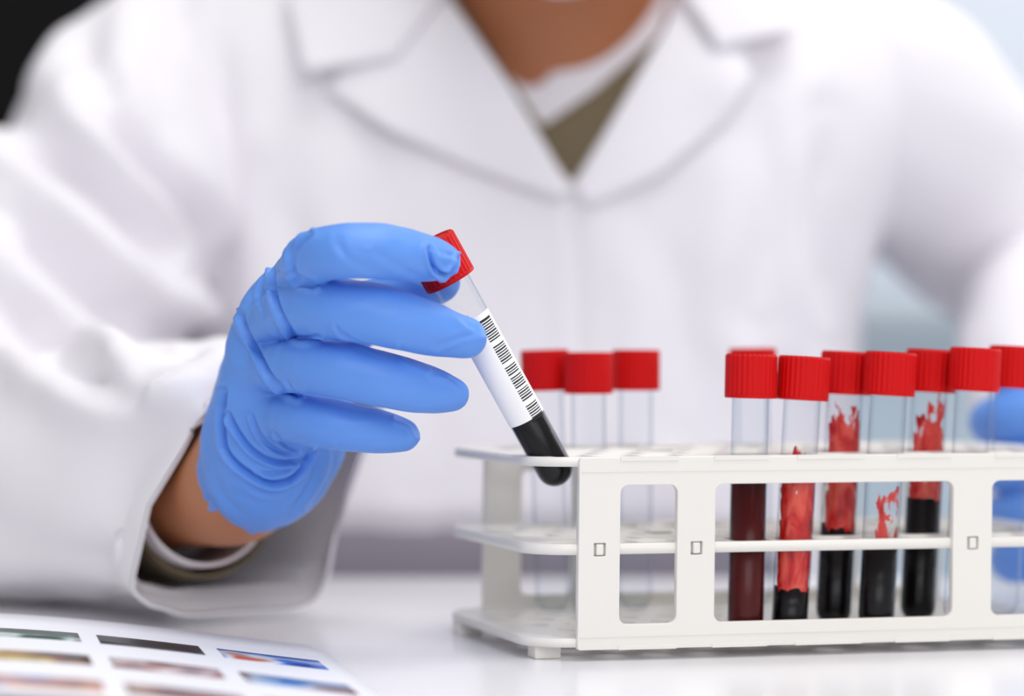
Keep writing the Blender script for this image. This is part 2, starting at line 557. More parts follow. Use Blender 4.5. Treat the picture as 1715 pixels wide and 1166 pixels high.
def rrect(x0, x1, y0, y1, r, n=5):
    out = []
    for cx, cy, a0 in ((x1 - r, y0 + r, -90), (x1 - r, y1 - r, 0), (x0 + r, y1 - r, 90), (x0 + r, y0 + r, 180)):
        for k in range(n + 1):
            a = math.radians(a0 + 90 * k / n)
            out.append((cx + r * math.cos(a), cy + r * math.sin(a)))
    return out

PU, PV, NU, NV, V0, LEN, DEP = 15.8, 16.3, 12, 6, 10.0, 181.3, 101.0
rack = empty('test_tube_rack', R(0, 50, 0))
tag(rack, 'white plastic test tube rack with square holes and windowed sides', 'test tube rack')

def rack_part(name, me, fn, parent=rack, shade=False):
    for v in me.vertices:
        v.co = Vector(R(*fn(*v.co)))
    bm = bmesh.new(); bm.from_mesh(me); bmesh.ops.recalc_face_normals(bm, faces=bm.faces); bm.to_mesh(me); bm.free()
    return link(name, me, M['rack'], parent, shade)

holes = [list(reversed(rrect(u - 6.9, u + 6.9, v - 7.1, v + 7.1, 2.2, 3)))
         for j in range(NV) for u in [PU * (i + 0.5 * (j % 2)) for i in range(NU - j % 2)] for v in [V0 + PV * j]]
EXT = 15.5
outer = rrect(-EXT, LEN + EXT, 0.4, DEP - 0.4, 15.0, 8)
rack_part('top_plate', curve_plate(outer, holes, 65.2, 68.4), lambda a, b, c: (a, b, c))
rack_part('middle_plate', curve_plate(outer, holes, 35.6, 39.2), lambda a, b, c: (a, b, c))
seats = [[(PU * (i + 0.5 * (j % 2)) + 5.2 * math.cos(-k * math.pi / 8), V0 + PV * j + 5.2 * math.sin(-k * math.pi / 8)) for k in range(16)]
         for j in range(NV) for i in range(NU - j % 2)]
rack_part('base_plate', curve_plate(outer, seats, 4.6, 7.6), lambda a, b, c: (a, b, c))
wins = [(13.8, 34.2), (47.0, 133.2), (147.1, 167.5)]
for side in (0, 1):
    vv = (lambda c: c) if side == 0 else (lambda c: DEP - c)
    whole = rrect(0, LEN, 4.0, 68.0, 0.8, 2)
    hw = [list(reversed(rrect(a, b, 11.9, 59.2, 3.0, 5))) for a, b in wins]
    # small slots for the snap tabs
    pill = [(0, 13.8), (34.2, 47.0), (133.2, 147.1), (167.5, LEN)]
    for a, b in pill:
        m_ = (a + b) / 2 + 0.2
        hw.append(list(reversed(rrect(m_ - 2.3, m_ + 2.3, 34.9, 39.9, 0.3, 1))))
    pn = rack_part('side_panel', curve_plate(whole, hw, -1.4, 1.2, 0.25), lambda a, b, c: (a, vv(c), b))
    for a, b in pill:
        m_ = (a + b) / 2 + 0.2
        me = box_data(m_ - 1.2, m_ + 1.2, -1.5, 1.0, 35.6, 39.2, 0.3)
        rack_part('snap_tab', me, lambda x, y, z: (x, vv(y), z), rack)
    for w0, w1 in ((67.0, 68.6), (3.6, 5.0)):
        for a, b in ((13.8, 34.0), (46.5, 66.0), (76.0, 100.0), (112.0, 132.0), (148.0, 167.0)):
            me = box_data(a, b, -1.75, -1.35, w0, w1, 0.1)
            rack_part('edge_tab', me, lambda x, y, z: (x, vv(y), z), rack)
    # thin moulded line below the top and above the bottom edge
    for w in (63.6, 8.2):
        me = box_data(0.6, LEN - 0.6, -1.62, -1.38, w - 0.22, w + 0.22)
        rack_part('moulding', me, lambda x, y, z: (x, vv(y), z), rack)
for fu, fv in ((-7, 12), (-11, 84), (LEN + 7, 12), (LEN + 11, 84)):
    rack_part('foot', box_data(fu - 4.5, fu + 4.5, fv - 4, fv + 4, 0.05, 4.55, 0.4), lambda a, b, c: (a, b, c))

# ------------------------------------------------------------------ test tubes
TR, CAPR, TLEN = 6.35, 9.0, 95.0       # mm

def tube_meshes(ext=0.0):
    L = 84.0
    prof = []
    for k in range(9):
        a = math.radians(-90 + 90 * k / 8)
        prof.append((max(TR * math.cos(a), 0.02), TR + TR * math.sin(a) - ext))
    prof += [(TR, 20), (TR, 40), (TR, 60), (TR, L), (TR + 0.0, L + 1)]
    g = mesh_from(*lathe([(p[0] / 1000, p[1] / 1000) for p in prof], 40, False))
    n = 120
    def rib(r, z, k):
        return r * (1.0 if k % 2 else 0.984)
    cp = [(TR + 0.15, 79.8), (CAPR - 0.15, 79.8), (CAPR, 80.1), (CAPR, 81.0)]
    V1, F1 = lathe([(p[0] / 1000, p[1] / 1000) for p in cp], n, False)
    sidep = [(CAPR, 81.0), (CAPR, 94.2), (CAPR - 0.25, 94.7), (CAPR - 0.6, 95.0)]
    V2, F2 = lathe([(p[0] / 1000, p[1] / 1000) for p in sidep], n, False, lambda r, z, k: r * (1.0 if (k // 2) % 2 else 0.975))
    topp = [(CAPR - 0.6, 95.0), (CAPR - 1.6, 95.0), (CAPR - 1.9, 94.6), (0.02, 94.6)]
    V3, F3 = lathe([(p[0] / 1000, p[1] / 1000) for p in topp], n, False)
    off2 = len(V1); off3 = off2 + len(V2)
    cap = mesh_from(V1 + V2 + V3, F1 + [tuple(i + off2 for i in f) for f in F2] + [tuple(i + off3 for i in f) for f in F3])
    return g, cap
TUBE_ME, CAP_ME = tube_meshes()
LONG_ME = tube_meshes(2.8)[0]

def fill_mesh(level, ext=0.0):
    r = TR - 0.35
    prof = []
    for k in range(9):
        a = math.radians(-90 + 90 * k / 8)
        prof.append((max(r * math.cos(a), 0.02), TR + r * math.sin(a) - ext))
    prof += [(r, level), (r - 0.3, level - 0.25), (0.02, level - 0.3)]
    return mesh_from(*lathe([(p[0] / 1000, p[1] / 1000) for p in prof], 32, False))

def shell_mesh(r, z0, z1, a0, a1, n=28, nz=8, thick=0.06):
    """curved sheet on a cylinder of radius r mm"""
    V, F = [], []
    for rr in (r, r - thick):
        for j in range(nz + 1):
            for i in range(n + 1):
                a = math.radians(a0 + (a1 - a0) * i / n)
                V.append((rr * math.cos(a) / 1000, rr * math.sin(a) / 1000, (z0 + (z1 - z0) * j / nz) / 1000))
    o = (n + 1) * (nz + 1)
    for j in range(nz):
        for i in range(n):
            a = j * (n + 1) + i
            F.append((a, a + 1, a + n + 2, a + n + 1))
            F.append((o + a, o + a + n + 1, o + a + n + 2, o + a + 1))
    return mesh_from(V, F)

def make_tube(bottom, top, label, fill=None, film=None, group='red capped tubes in the rack', spin=0.0, ext=0.0):
    """bottom/top: world points of the tube's lowest point and the cap's top"""
    bottom = Vector(bottom); ax = (Vector(top) - bottom).normalized()
    r = bpy.data.objects.new('test_tube', None); COL.objects.link(r)
    r.empty_display_size = 0.01
    r.location = bottom
    q = Vector((0, 0, 1)).rotation_difference(ax)
    r.rotation_euler = (q.to_matrix() @ Matrix.Rotation(spin, 3, 'Z')).to_euler()
    tag(r, label, 'test tube', group)
    def child(name, me, mat, par=r):
        o = bpy.data.objects.new(name, me); COL.objects.link(o); o.parent = par
        if not me.materials: me.materials.append(mat)
        me.polygons.foreach_set('use_smooth', [True] * len(me.polygons))
        return o
    child('tube_wall', LONG_ME if ext else TUBE_ME, M['glass'])
    c = child('cap', CAP_ME, M['cap']); CAP_ME.polygons.foreach_set('use_smooth', [False] * len(CAP_ME.polygons))
    if fill:
        level, mat = fill
        child('blood', fill_mesh(level, ext), M[mat])
    if film:
        for (z0, z1, a0, a1, mat) in film:
            child('blood_smear', shell_mesh(TR - 0.3, z0, z1, a0, a1), mat)
    return r, child

def row_point(px, v):
    """rack u (mm) on row v whose upright projects to px"""
    k = (px - CX) / FPX
    q = R0 + VB * v / 1000
    u = (k * q[1] - q[0]) / (UA[0] - k * UA[1])
    return u * 1000

FILM_B = film_mat('blood_film_dense', 0.70, 3.1)
FILM_C = film_mat('blood_film_streaked', 0.68, 7.4)
FILM_D = film_mat('blood_film_faint', 0.47, 12.3, (214, 60, 56))
FILM_E = film_mat('blood_film_runny', 0.54, 21.9)

def rack_tube(col, row, cap_px, cap_y, label, dz=0.0, **kw):
    u, v = PU * (col + 0.5 * (row % 2)), V0 + PV * row
    b = Vector(R(u, v, 7.7 + dz))
    # lean: the cap sits over cap_px, within the play of the hole
    ut = row_point(cap_px, v)
    du = max(-4.5, min(4.5, ut - u))
    d = R(u + du, v, 8.3 + TLEN)
    top = Vector((d[0], d[1], HC + (CY - cap_y) * d[1] / FPX))
    ax = (top - b).normalized()
    return make_tube(top - ax * TLEN / 1000, top, label, ext=2.8, **kw)

# angles: -90 deg faces the camera
rack_tube(4, 0, 1253, 593, 'test tube full of dark red blood, leftmost in the front row of the rack',
          fill=(52, 'blood_red'))
rack_tube(5, 0, 1343, 597, 'test tube smeared light red over a little black blood, second in the front row',
          fill=(15.2, 'blood_dark'), film=[(13, 66, -195, 15, FILM_B)])
rack_tube(6, 1, 1413, 589, 'test tube smeared red above and below the rack top, behind two front caps',
          fill=(34, 'blood_dark'), film=[(31, 78, -195, 15, FILM_C)])
rack_tube(7, 0, 1499, 590, 'test tube with faint pink smear over black blood, third in the front row',
          fill=(28, 'blood_dark'), film=[(26, 54, -130, 20, FILM_D)])
rack_tube(8, 1, 1567, 586, 'test tube with runny red streak under its cap, at the right of the wide window',
          fill=(42, 'blood_dark'), film=[(41, 72, -195, 15, FILM_B), (50, 84, -110, 10, FILM_E)])
rack_tube(9, 0, 1655, 583, 'clear empty test tube behind the right pillar of the rack, fourth in the front row')
rack_tube(10, 1, 1724, 580, 'clear empty test tube at the right edge of the picture, half cut off')
rack_tube(6, 5, 1255, 583, 'empty test tube in the back row, cap hidden behind the dark red tube')
rack_tube(1, 5, 905, 586, 'empty test tube in the back row, cap touching the held tube',)
rack_tube(2, 4, 980, 590, 'empty test tube behind the small window, middle of the three left caps')
rack_tube(3, 5, 1060, 586, 'empty test tube in the back row, rightmost of the three left caps')

# the tube in the hand
hb = P(943, 811, 0.814); ht = P(723, 413, 0.798)
hx = (ht - hb).normalized(); ht = hb + hx * TLEN / 1000
held, child = make_tube(hb, ht, 'test tube of black blood with barcode label held in the gloved fingers', fill=(52, 'blood_dark'), group=None)
# direction towards the camera in the tube's own frame
bpy.context.view_layer.update()
ic = held.rotation_euler.to_matrix().inverted() @ (cam.location - hb)
ac = math.degrees(math.atan2(ic.y, ic.x))
lab = child('label', shell_mesh(TR + 0.16, 26.3, 66.0, ac - 176, ac + 88, 60, 10, 0.12), M['label'])
bars, barF = [], []
def bar(z0, z1, a0, a1, r=TR + 0.2):
    n = 6; b = len(bars)
    for j in (0, 1):
        for i in range(n + 1):
            a = math.radians(a0 + (a1 - a0) * i / n); z = (z0, z1)[j]
            bars.append((r * math.cos(a) / 1000, r * math.sin(a) / 1000, z / 1000))
    for i in range(n):
        barF.append((b + i, b + i + 1, b + n + 2 + i, b + n + 1 + i))
zz = 64.0
groups = [[.85, .5, .4, .55, .35, .6, .4, .5, .45], [.5, .35, .6, .4, .5, .35, .55, .4], [.4, .55, .35, .5],
          [.45, .35, .6, .4, .5], [.35, .5, .4, .55, .5], [.4, .6, .35, .5, .4, .45, .5]]
gaps = [1.9, 1.6, .95, .95, 1.9, 0]
for gi, (gr, gp) in enumerate(zip(groups, gaps)):
    for i, w in enumerate(gr):
        z1 = zz; z0 = zz - w
        bar(z0, z1, ac + 14, ac + 62)
        zz = z0 - 0.42
    zz -= gp - 0.42
child('barcode', mesh_from(bars, barF), M['ink'], lab)

# ------------------------------------------------------------------ the person
person = empty('person', (0.015, 1.22, -0.75))
tag(person, 'seated person in white lab coat and blue gloves holding up a tube', 'person')

# joints
SH1 = Vector((-0.172, 1.185, 0.235)); EL1 = Vector((-0.268, 1.082, 0.055)); WR1 = P(408, 802, 0.862)
FM1 = P(326, 812, 0.905)
SH2 = Vector((0.182, 1.195, 0.235)); EL2 = P(1705, 452, 1.30); WR2 = Vector((0.250, 1.02, 0.062))

def torso_segs(o):
    """trunk, shrunk by o metres"""
    return [
        ((-0.125, 1.192, 0.232), (0.150, 1.192, 0.232), 0.062 - o, 0.062 - o),
        ((-0.05, 1.19, 0.262), (0.08, 1.19, 0.262), 0.055 - o, 0.055 - o),
        ((-0.074, 1.197, 0.170), (0.092, 1.197, 0.170), 0.086 - o, 0.086 - o),
        ((-0.070, 1.205, 0.080), (0.078, 1.205, 0.080), 0.094 - o, 0.094 - o),
        ((-0.084, 1.21, -0.02), (0.078, 1.21, -0.02), 0.096 - o, 0.096 - o),
        ((-0.075, 1.225, -0.13), (0.085, 1.225, -0.13), 0.100 - o, 0.100 - o),
        ((-0.075, 1.24, -0.235), (0.085, 1.24, -0.235), 0.105 - o, 0.105 - o)]

def poly2_sdf(X, Z, pts):
    """signed distance to a polygon in the x-z plane (negative inside)"""
    pts = np.array(pts); n = len(pts)
    d = np.full(np.broadcast(X, Z).shape, 1e9, np.float32); s = np.ones_like(d)
    for i in range(n):
        a = pts[i]; b = pts[(i - 1) % n]
        e = b - a; wx = X - a[0]; wz = Z - a[1]
        t = np.clip((wx * e[0] + wz * e[1]) / (e @ e), 0, 1)
        qx = wx - e[0] * t; qz = wz - e[1] * t
        d = np.minimum(d, qx * qx + qz * qz)
        c1 = Z >= a[1]; c2 = Z < b[1]; c3 = e[0] * wz > e[1] * wx
        flip = (c1 & c2 & c3) | (~c1 & ~c2 & ~c3)
        s = np.where(flip, -s, s)
    return s * np.sqrt(d)

def xz(pts, d):
    return [(p[0], p[2]) for p in (P(a, b, d) for a, b in pts)]

V_COAT = xz([(700, -260), (755, -5), (850, 140), (956, 318), (1040, 175), (1118, 40), (1170, -260)], 1.12)
V_SWEAT = xz([(640, -260), (760, -20), (860, 140), (908, 212), (1000, 148), (1108, 52), (1190, -260)], 1.125)
V_SHIRT = xz([(700, -260), (760, -5), (852, 128), (880, 146), (905, 142), (922, 112), (962, 82), (1058, 0), (1110, -260)], 1.13)

def build_trunk(o, vpoly, lo, hi, h, low=None, neck=0.066):
    f = Field(lo, hi, h)
    add_cones(f, torso_segs(o), 0.045)
    X, Y, Z = f.ax[0][:, None, None], f.ax[1][None, :, None], f.ax[2][None, None, :]
    w = poly2_sdf(X[:, :, :], Z, vpoly)                       # nx,1,nz
    w = np.maximum(np.broadcast_to(w, f.F.shape), Y - 1.205)
    f.F = np.maximum(f.F, -w)
    # neck hole
    nk = np.sqrt((X - 0.02) ** 2 + (Y - 1.19) ** 2) - neck
    nk = np.maximum(np.broadcast_to(nk, f.F.shape), 0.225 - Z)
    f.F = np.maximum(f.F, -nk)
    if low is not None:
        f.F = np.maximum(f.F, low(X, Y, Z))
    V, Q = largest(*nets(f.F, f.lo, f.h))
    return smooth_mesh(V, Q, 1), Q

# skin: one continuous body
f = Field((-0.40, 0.80, -0.76), (0.40, 1.34, 0.53), 0.0036)
add_cones(f, torso_segs(0.022), 0.045)
HX = 0.022
add_cones(f, [((HX, 1.21, 0.215), (HX, 1.14, 0.31), 0.048, 0.049),                      # neck
              ((HX, 1.115, 0.40), (HX, 1.155, 0.405), 0.072, 0.078),                     # cranium
              ((HX, 1.09, 0.36), (HX, 1.085, 0.33), 0.062, 0.055),                       # face
              ((HX, 1.065, 0.318), (HX, 1.05, 0.293), 0.044, 0.026)], 0.03)              # jaw, chin
add_cones(f, [((HX, 1.030, 0.372), (HX, 1.014, 0.345), 0.009, 0.012),                    # nose
              ((HX - 0.035, 1.035, 0.385), (HX + 0.035, 1.035, 0.385), 0.010, 0.010),    # brow
              ((HX - 0.014, 1.034, 0.312), (HX + 0.014, 1.034, 0.312), 0.006, 0.006),      # mouth
              ((HX - 0.077, 1.125, 0.375), (HX - 0.078, 1.125, 0.345), 0.012, 0.008, (2, 1, 1)),
              ((HX + 0.077, 1.125, 0.375), (HX + 0.078, 1.125, 0.345), 0.012, 0.008, (2, 1, 1))], 0.012)
arm1 = [(SH1, 0.038), (SH1.lerp(EL1, .5), 0.044), (EL1, 0.038), (EL1.lerp(FM1, .5), 0.036), (FM1, 0.0222), (WR1, 0.0200),
        (P(455, 690, 0.845), 0.019)]
arm2 = [(SH2, 0.038), (SH2.lerp(EL2, .5), 0.044), (EL2, 0.030), (EL2.lerp(WR2, .45), 0.024), (WR2, 0.0155),
        (Vector((0.240, 0.985, 0.058)), 0.0135)]
add_cones(f, chain(arm1), 0.006); add_cones(f, chain(arm2), 0.006)
legs = []
for s in (-1, 1):
    hip = Vector((0.005 + s * 0.085, 1.23, -0.25)); kn = Vector((0.005 + s * 0.12, 0.86, -0.24)); an = Vector((0.005 + s * 0.11, 0.90, -0.67))
    legs += [(hip, kn, 0.075, 0.055), (kn, an, 0.053, 0.036), (an, an + Vector((0, -0.11, -0.035)), 0.034, 0.028)]
add_cones(f, legs, 0.02)
V, Q = nets(f.F, f.lo, f.h)
V = smooth_mesh(V, Q, 2)
body = link('body', mesh_np(V, Q), M['skin'], person)
del f

# shirt, sweater, coat as clothing over the trunk
V, Q = build_trunk(0.0105, V_SHIRT, (-0.25, 1.08, 0.0), (0.27, 1.32, 0.36), 0.003, neck=0.052)
link('shirt', mesh_np(V, Q), M['shirt'], person)
V, Q = build_trunk(0.0068, V_SWEAT, (-0.25, 1.08, -0.16), (0.27, 1.32, 0.36), 0.003, neck=0.064)
link('sweater', mesh_np(V, Q), M['sweater'], person)
f = Field((-0.33, 0.78, -0.76), (0.33, 1.38, 0.03), 0.005)
add_cones(f, torso_segs(0.004)[3:], 0.045)
add_cones(f, [(a, b, ra + 0.006, rb + 0.01) for a, b, ra, rb in legs if b[2] > -0.69], 0.02)
X, Y, Z = f.ax[0][:, None, None], f.ax[1][None, :, None], f.ax[2][None, None, :]
f.F = np.maximum(f.F, np.broadcast_to(Z - 0.022, f.F.shape)); f.F = np.maximum(f.F, np.broadcast_to(-0.695 - Z, f.F.shape))
V, Q = nets(f.F, f.lo, f.h); V = smooth_mesh(V, Q, 2)
link('trousers', mesh_np(V, Q), M['trousers'], person)
for s in (-1, 1):
    f = Field((s * 0.115 - 0.06, 0.70, -0.76), (s * 0.115 + 0.07, 0.98, -0.66), 0.004)
    bx = 0.005 + s * 0.11
    add_cones(f, [((bx, 0.915, -0.705), (bx, 0.775, -0.715), 0.042, 0.034)], 0.01)
    X, Y, Z = f.ax[0][:, None, None], f.ax[1][None, :, None], f.ax[2][None, None, :]
    f.F = np.maximum(f.F, np.broadcast_to(-0.749 - Z, f.F.shape))
    f.F = np.maximum(f.F, np.broadcast_to(Z + 0.68, f.F.shape))
    V, Q = nets(f.F, f.lo, f.h)
    link('shoe', mesh_np(V, Q), M['shoe'], person)

def coat_low(X, Y, Z):
    return (0.020 - (Y - 1.12) * 1.6) - Z
V, Q = build_trunk(0.0, V_COAT, (-0.27, 1.07, -0.26), (0.29, 1.34, 0.36), 0.003, low=coat_low, neck=0.070)
N = normals_of(V, Q)
V = creases(V, N, [
    ([(365, 40), (375, 250), (372, 480), (350, 700)], 0.004, 26, 0.002),
    ([(470, 300), (520, 520), (540, 760)], 0.003, 34, 0.003),
    ([(640, 360), (700, 560), (720, 800)], 0.002, 40, 0.002),
    ([(960, 330), (968, 520), (975, 700), (980, 880)], 0.0025, 12, 0.002),
    ([(1100, 350), (1140, 520), (1150, 700)], 0.003, 40, 0.003),
    ([(1260, 140), (1285, 330), (1270, 520)], 0.004, 34, 0.003),
    ([(1385, 200), (1370, 380), (1390, 560)], 0.005, 30, 0.003),
    ], ny=0.0, dmax=1.22)
coat = link('lab_coat', mesh_np(V, Q), M['coat'], person)

# depth of the coat front at (x, z): used to lay lapels and collar on it
CV = V[(N[:, 1] < 0.1)]
def coat_y(x, z):
    d2 = (CV[:, 0] - x) ** 2 + (CV[:, 2] - z) ** 2
    i = np.argpartition(d2, 8)[:8]
    w = 1 / (d2[i] + 1e-6)
    return float((CV[i, 1] * w).sum() / w.sum())
SEGS = torso_segs(0.0)
def trunk_y(x, z):
    lo, hi = 1.0, 1.2
    def F(y):
        d = 1.0
        for a, b, ra, rb in SEGS:
            c = float(cone_dist((np.float32(x), np.float32(y), np.float32(z)), a, b, ra, rb))
            hh = min(1, max(0, 0.5 + 0.5 * (c - d) / 0.045)); d = c + (d - c) * hh - 0.045 * hh * (1 - hh)
        return d
    for _ in range(16):
        m_ = (lo + hi) / 2
        if F(m_) > 0: lo = m_
        else: hi = m_
    return hi

def sheet(name, pts, off, thick, mat, parent, d=1.115, tip=None, lift=0.0, cuts=4):
    """cloth panel laid over the coat front, off metres proud of it"""
    bm = bmesh.new()
    vs = [bm.verts.new((p[0], 0, p[1])) for p in xz(pts, d)]
    bm.faces.new(vs)
    bmesh.ops.triangulate(bm, faces=bm.faces[:])
    for _ in range(cuts):
        long = [e for e in bm.edges if e.calc_length() > 0.008]
        if not long: break
        bmesh.ops.subdivide_edges(bm, edges=long, cuts=1, use_grid_fill=True)
        bmesh.ops.triangulate(bm, faces=bm.faces[:])
    tp = xz([tip], d)[0] if tip else None
    for v in bm.verts:
        y = trunk_y(v.co.x, v.co.z)
        e = off
        if tp: e += lift * math.exp(-((v.co.x - tp[0]) ** 2 + (v.co.z - tp[1]) ** 2) / 0.018 ** 2)
        v.co.y = y - e
    bmesh.ops.recalc_face_normals(bm, faces=bm.faces)
    if sum(f_.normal.y for f_ in bm.faces) > 0:
        bmesh.ops.reverse_faces(bm, faces=bm.faces)
    ext = bmesh.ops.extrude_face_region(bm, geom=bm.faces[:])
    for v in ext['geom']:
        if isinstance(v, bmesh.types.BMVert): v.co.y += thick
    bmesh.ops.recalc_face_normals(bm, faces=bm.faces)
    me = bpy.data.meshes.new(name); bm.to_mesh(me); bm.free()
    return link(name, me, mat, parent)

sheet('lapel', [(700, -22), (752, -8), (850, 138), (957, 322), (935, 338), (800, 288), (655, 224), (545, 150), (600, 60), (640, -22)], 0.0058, 0.0022, M['coat'], coat, tip=(640, 215), lift=0.006)
sheet('collar', [(470, -22), (512, 128), (662, 100), (752, -22)], 0.0095, 0.0022, M['coat'], coat, tip=(520, 125), lift=0.008)
sheet('lapel', [(1150, -22), (1118, 40), (1040, 178), (960, 322), (985, 352), (1100, 300), (1215, 205), (1258, 130), (1220, 50), (1230, -22)], 0.0052, 0.0022, M['coat'], coat, tip=(1235, 140), lift=0.006)
sheet('collar', [(1130, -22), (1150, 10), (1195, 86), (1335, 52), (1320, -22)], 0.0095, 0.0022, M['coat'], coat, tip=(1300, 60), lift=0.007)

# sleeves
def fold(s, a, u, amp, seed):
    w = noise.noise(Vector((s * 9 + seed, math.cos(a) * 1.1, math.sin(a) * 1.1))) * 1.0
    w2 = noise.noise(Vector((s * 22 + seed * 2, math.cos(a) * 1.8 + s * 6, math.sin(a) * 1.8)))
    return amp * (w + 0.5 * w2)

def sleeve(name, ctrl, cr, amp, seed, nring=190, nseg=110, floor_z=0.0012, thick=0.0016, wave=0.0, square=0.0, lean=None):
    V, Q = loft(ctrl, nring, nseg, lean=lean, disp=lambda s, a, u, D: fold(s, a, u, amp * (0.35 + 0.65 * min(1, (1 - u) * 2.2)), seed) + wave * math.sin(3 * a + 1) * max(0, u - 0.85) / 0.15, fixed=True, sq=lambda u: 2.0 + square * max(0.0, u - 0.75) / 0.25)
    V[:, 2] = np.where(V[:, 1] < YEDGE + 0.02, np.maximum(V[:, 2], floor_z + 0.0004 * np.sin(V[:, 0] * 900)), V[:, 2])
    N = normals_of(V, Q)
    if N[len(N) // 2] @ (V[len(N) // 2] - V.reshape(nring, nseg, 3)[nring // 2].mean(0)) < 0:
        Q = Q[:, ::-1].copy(); N = -N
    V = creases(V, N, cr, ny=-0.1)
    # cloth thickness
    N = normals_of(V, Q)
    n = len(V)
    Vi = V - N * thick
    Q2 = Q[:, ::-1] + n
    rims = []
    for i in (0, nring - 1):
        for k in range(nseg):
            a, b = i * nseg + k, i * nseg + (k + 1) % nseg
            rims.append((a, b, b + n, a + n))
    return link(name, mesh_np(np.concatenate([V, Vi]), np.concatenate([Q, Q2, np.array(rims)])), M['coat'], coat)

CU1 = P(424, 838, 0.893)
axis1 = (Vector((0.66, -0.72, -0.30))).normalized()
sleeve('sleeve', [
    (Vector((-0.105, 1.20, 0.268)), 0.036, 0.036), (Vector((-0.165, 1.185, 0.232)), 0.057, 0.057),
    (SH1.lerp(EL1, .35) + Vector((0.006, 0, 0)), 0.066, 0.066), (SH1.lerp(EL1, .72) + Vector((0.008, 0.004, 0.006)), 0.072, 0.072), (EL1 + Vector((0.0, 0.0, 0.012)), 0.064, 0.064),
    (Vector((-0.205, 0.985, 0.050)), 0.050, 0.050), (CU1 - axis1 * 0.035, 0.0465, 0.0475), (CU1, 0.0455, 0.0465)],
    [
        ([(180, 170), (225, 250), (290, 315), (345, 385), (360, 470)], 0.023, 24, 0.010),
        ([(10, 180), (70, 250), (180, 330), (300, 440)], 0.016, 32, 0.009),
        ([(0, 330), (80, 420), (190, 520), (300, 580)], 0.017, 34, 0.010),
        ([(0, 480), (60, 560), (150, 620), (240, 640)], 0.012, 28, 0.007),
        ([(150, 0), (140, 90), (180, 180)], 0.005, 30, 0.003),
        ([(270, 40), (262, 170), (300, 290)], 0.004, 26, 0.003),
        ([(300, 640), (240, 760), (200, 900)], 0.002, 40, 0.002),
    ], 0.012, 1.3, wave=0.0026, square=4.2,
    lean=lambda u, c, s_: (0.021 * max(0, (u - 0.7) / 0.3) * (1 + c) / 2 * max(0, s_), -0.004 * max(0, (u - 0.7) / 0.3) * max(0, s_), 0))
CU2 = WR2 + Vector((0.0, 0.028, 0.0))
sleeve('sleeve', [
    (Vector((0.125, 1.20, 0.270)), 0.036, 0.036), (Vector((0.178, 1.195, 0.232)), 0.055, 0.055),
    (SH2.lerp(EL2, .4), 0.055, 0.055), (SH2.lerp(EL2, .75), 0.050, 0.050), (EL2 + Vector((0.004, -0.01, 0.0)), 0.044, 0.044),
    (EL2.lerp(CU2, .5), 0.041, 0.041), (CU2 + Vector((0, 0.03, 0)), 0.038, 0.038), (CU2, 0.038, 0.038)],
    [([(1550, 235), (1480, 330), (1420, 420), (1395, 500)], 0.010, 30, 0.004),
     ([(1640, 200), (1600, 320), (1620, 420)], 0.006, 36, 0.004),
     ([(1500, 120), (1560, 220), (1570, 330)], 0.004, 36, 0.003)], 0.005, 5.1, nring=130, nseg=80)

# inner cuffs round the wrist: sweater cuff and the shirt cuff that shows past it
fa = (WR1 - FM1).normalized()
ea = (FM1 - EL1).normalized()
def cuff(name, c, d, r0, r1, length, mat, thick=0.0016):
    V, Q = loft([(c - d * length, r0, r0), (c - d * length * .5, (r0 + r1) / 2, (r0 + r1) / 2), (c, r1, r1)], 12, 48)
    N = normals_of(V, Q)
    if N[0] @ (V[0] - V[:48].mean(0)) < 0: Q = Q[:, ::-1].copy(); N = -N
    n = len(V); rims = []
    for i in (0, 11):
        for k in range(48):
            a, b = i * 48 + k, i * 48 + (k + 1) % 48
            rims.append((a, b, b + n, a + n))
    return link(name, mesh_np(np.concatenate([V, V - N * thick]), np.concatenate([Q, Q[:, ::-1] + n, np.array(rims)])), mat, person)
cuff('shirt_cuff', FM1 + Vector((0.006, -0.012, -0.004)), fa, 0.0265, 0.0262, 0.05, M['shirt'])
cuff('sweater_cuff', FM1 + Vector((0.004, -0.004, -0.006)), fa, 0.0295, 0.029, 0.045, M['sweater'])

# head: hair, mask, eyes
f = Field((HX - 0.11, 1.00, 0.28), (HX + 0.11, 1.27, 0.52), 0.004)
add_cones(f, [((HX, 1.115, 0.405), (HX, 1.16, 0.41), 0.078, 0.084), ((HX, 1.17, 0.40), (HX, 1.175, 0.34), 0.078, 0.062)], 0.03)
X, Y, Z = f.ax[0][:, None, None], f.ax[1][None, :, None], f.ax[2][None, None, :]
f.F = np.maximum(f.F, np.broadcast_to((0.425 - Z) * 0.7 + (1.075 - Y) * 0.9 + 0 * X, f.F.shape))
f.F = np.maximum(f.F, np.broadcast_to(np.minimum(0.385 - Z, 1.135 - Y) + 0 * X, f.F.shape))
V, Q = nets(f.F, f.lo, f.h); V = smooth_mesh(V, Q, 2)
link('hair', mesh_np(V, Q), M['hair'], person)
f = Field((HX - 0.10, 0.98, 0.24), (HX + 0.10, 1.14, 0.39), 0.003)
add_cones(f, [((HX, 1.088, 0.36), (HX, 1.083, 0.33), 0.0645, 0.0575), ((HX, 1.063, 0.318), (HX, 1.048, 0.2925), 0.047, 0.031),
              ((HX, 1.03, 0.352), (HX, 1.018, 0.340), 0.012, 0.016)], 0.03)
X, Y, Z = f.ax[0][:, None, None], f.ax[1][None, :, None], f.ax[2][None, None, :]
f.F = np.maximum(f.F, np.broadcast_to(np.maximum(Z - 0.362, Y - 1.095) + 0 * X, f.F.shape))
V, Q = nets(f.F, f.lo, f.h); V = smooth_mesh(V, Q, 1)
link('face_mask', mesh_np(V, Q), M['mask'], person)
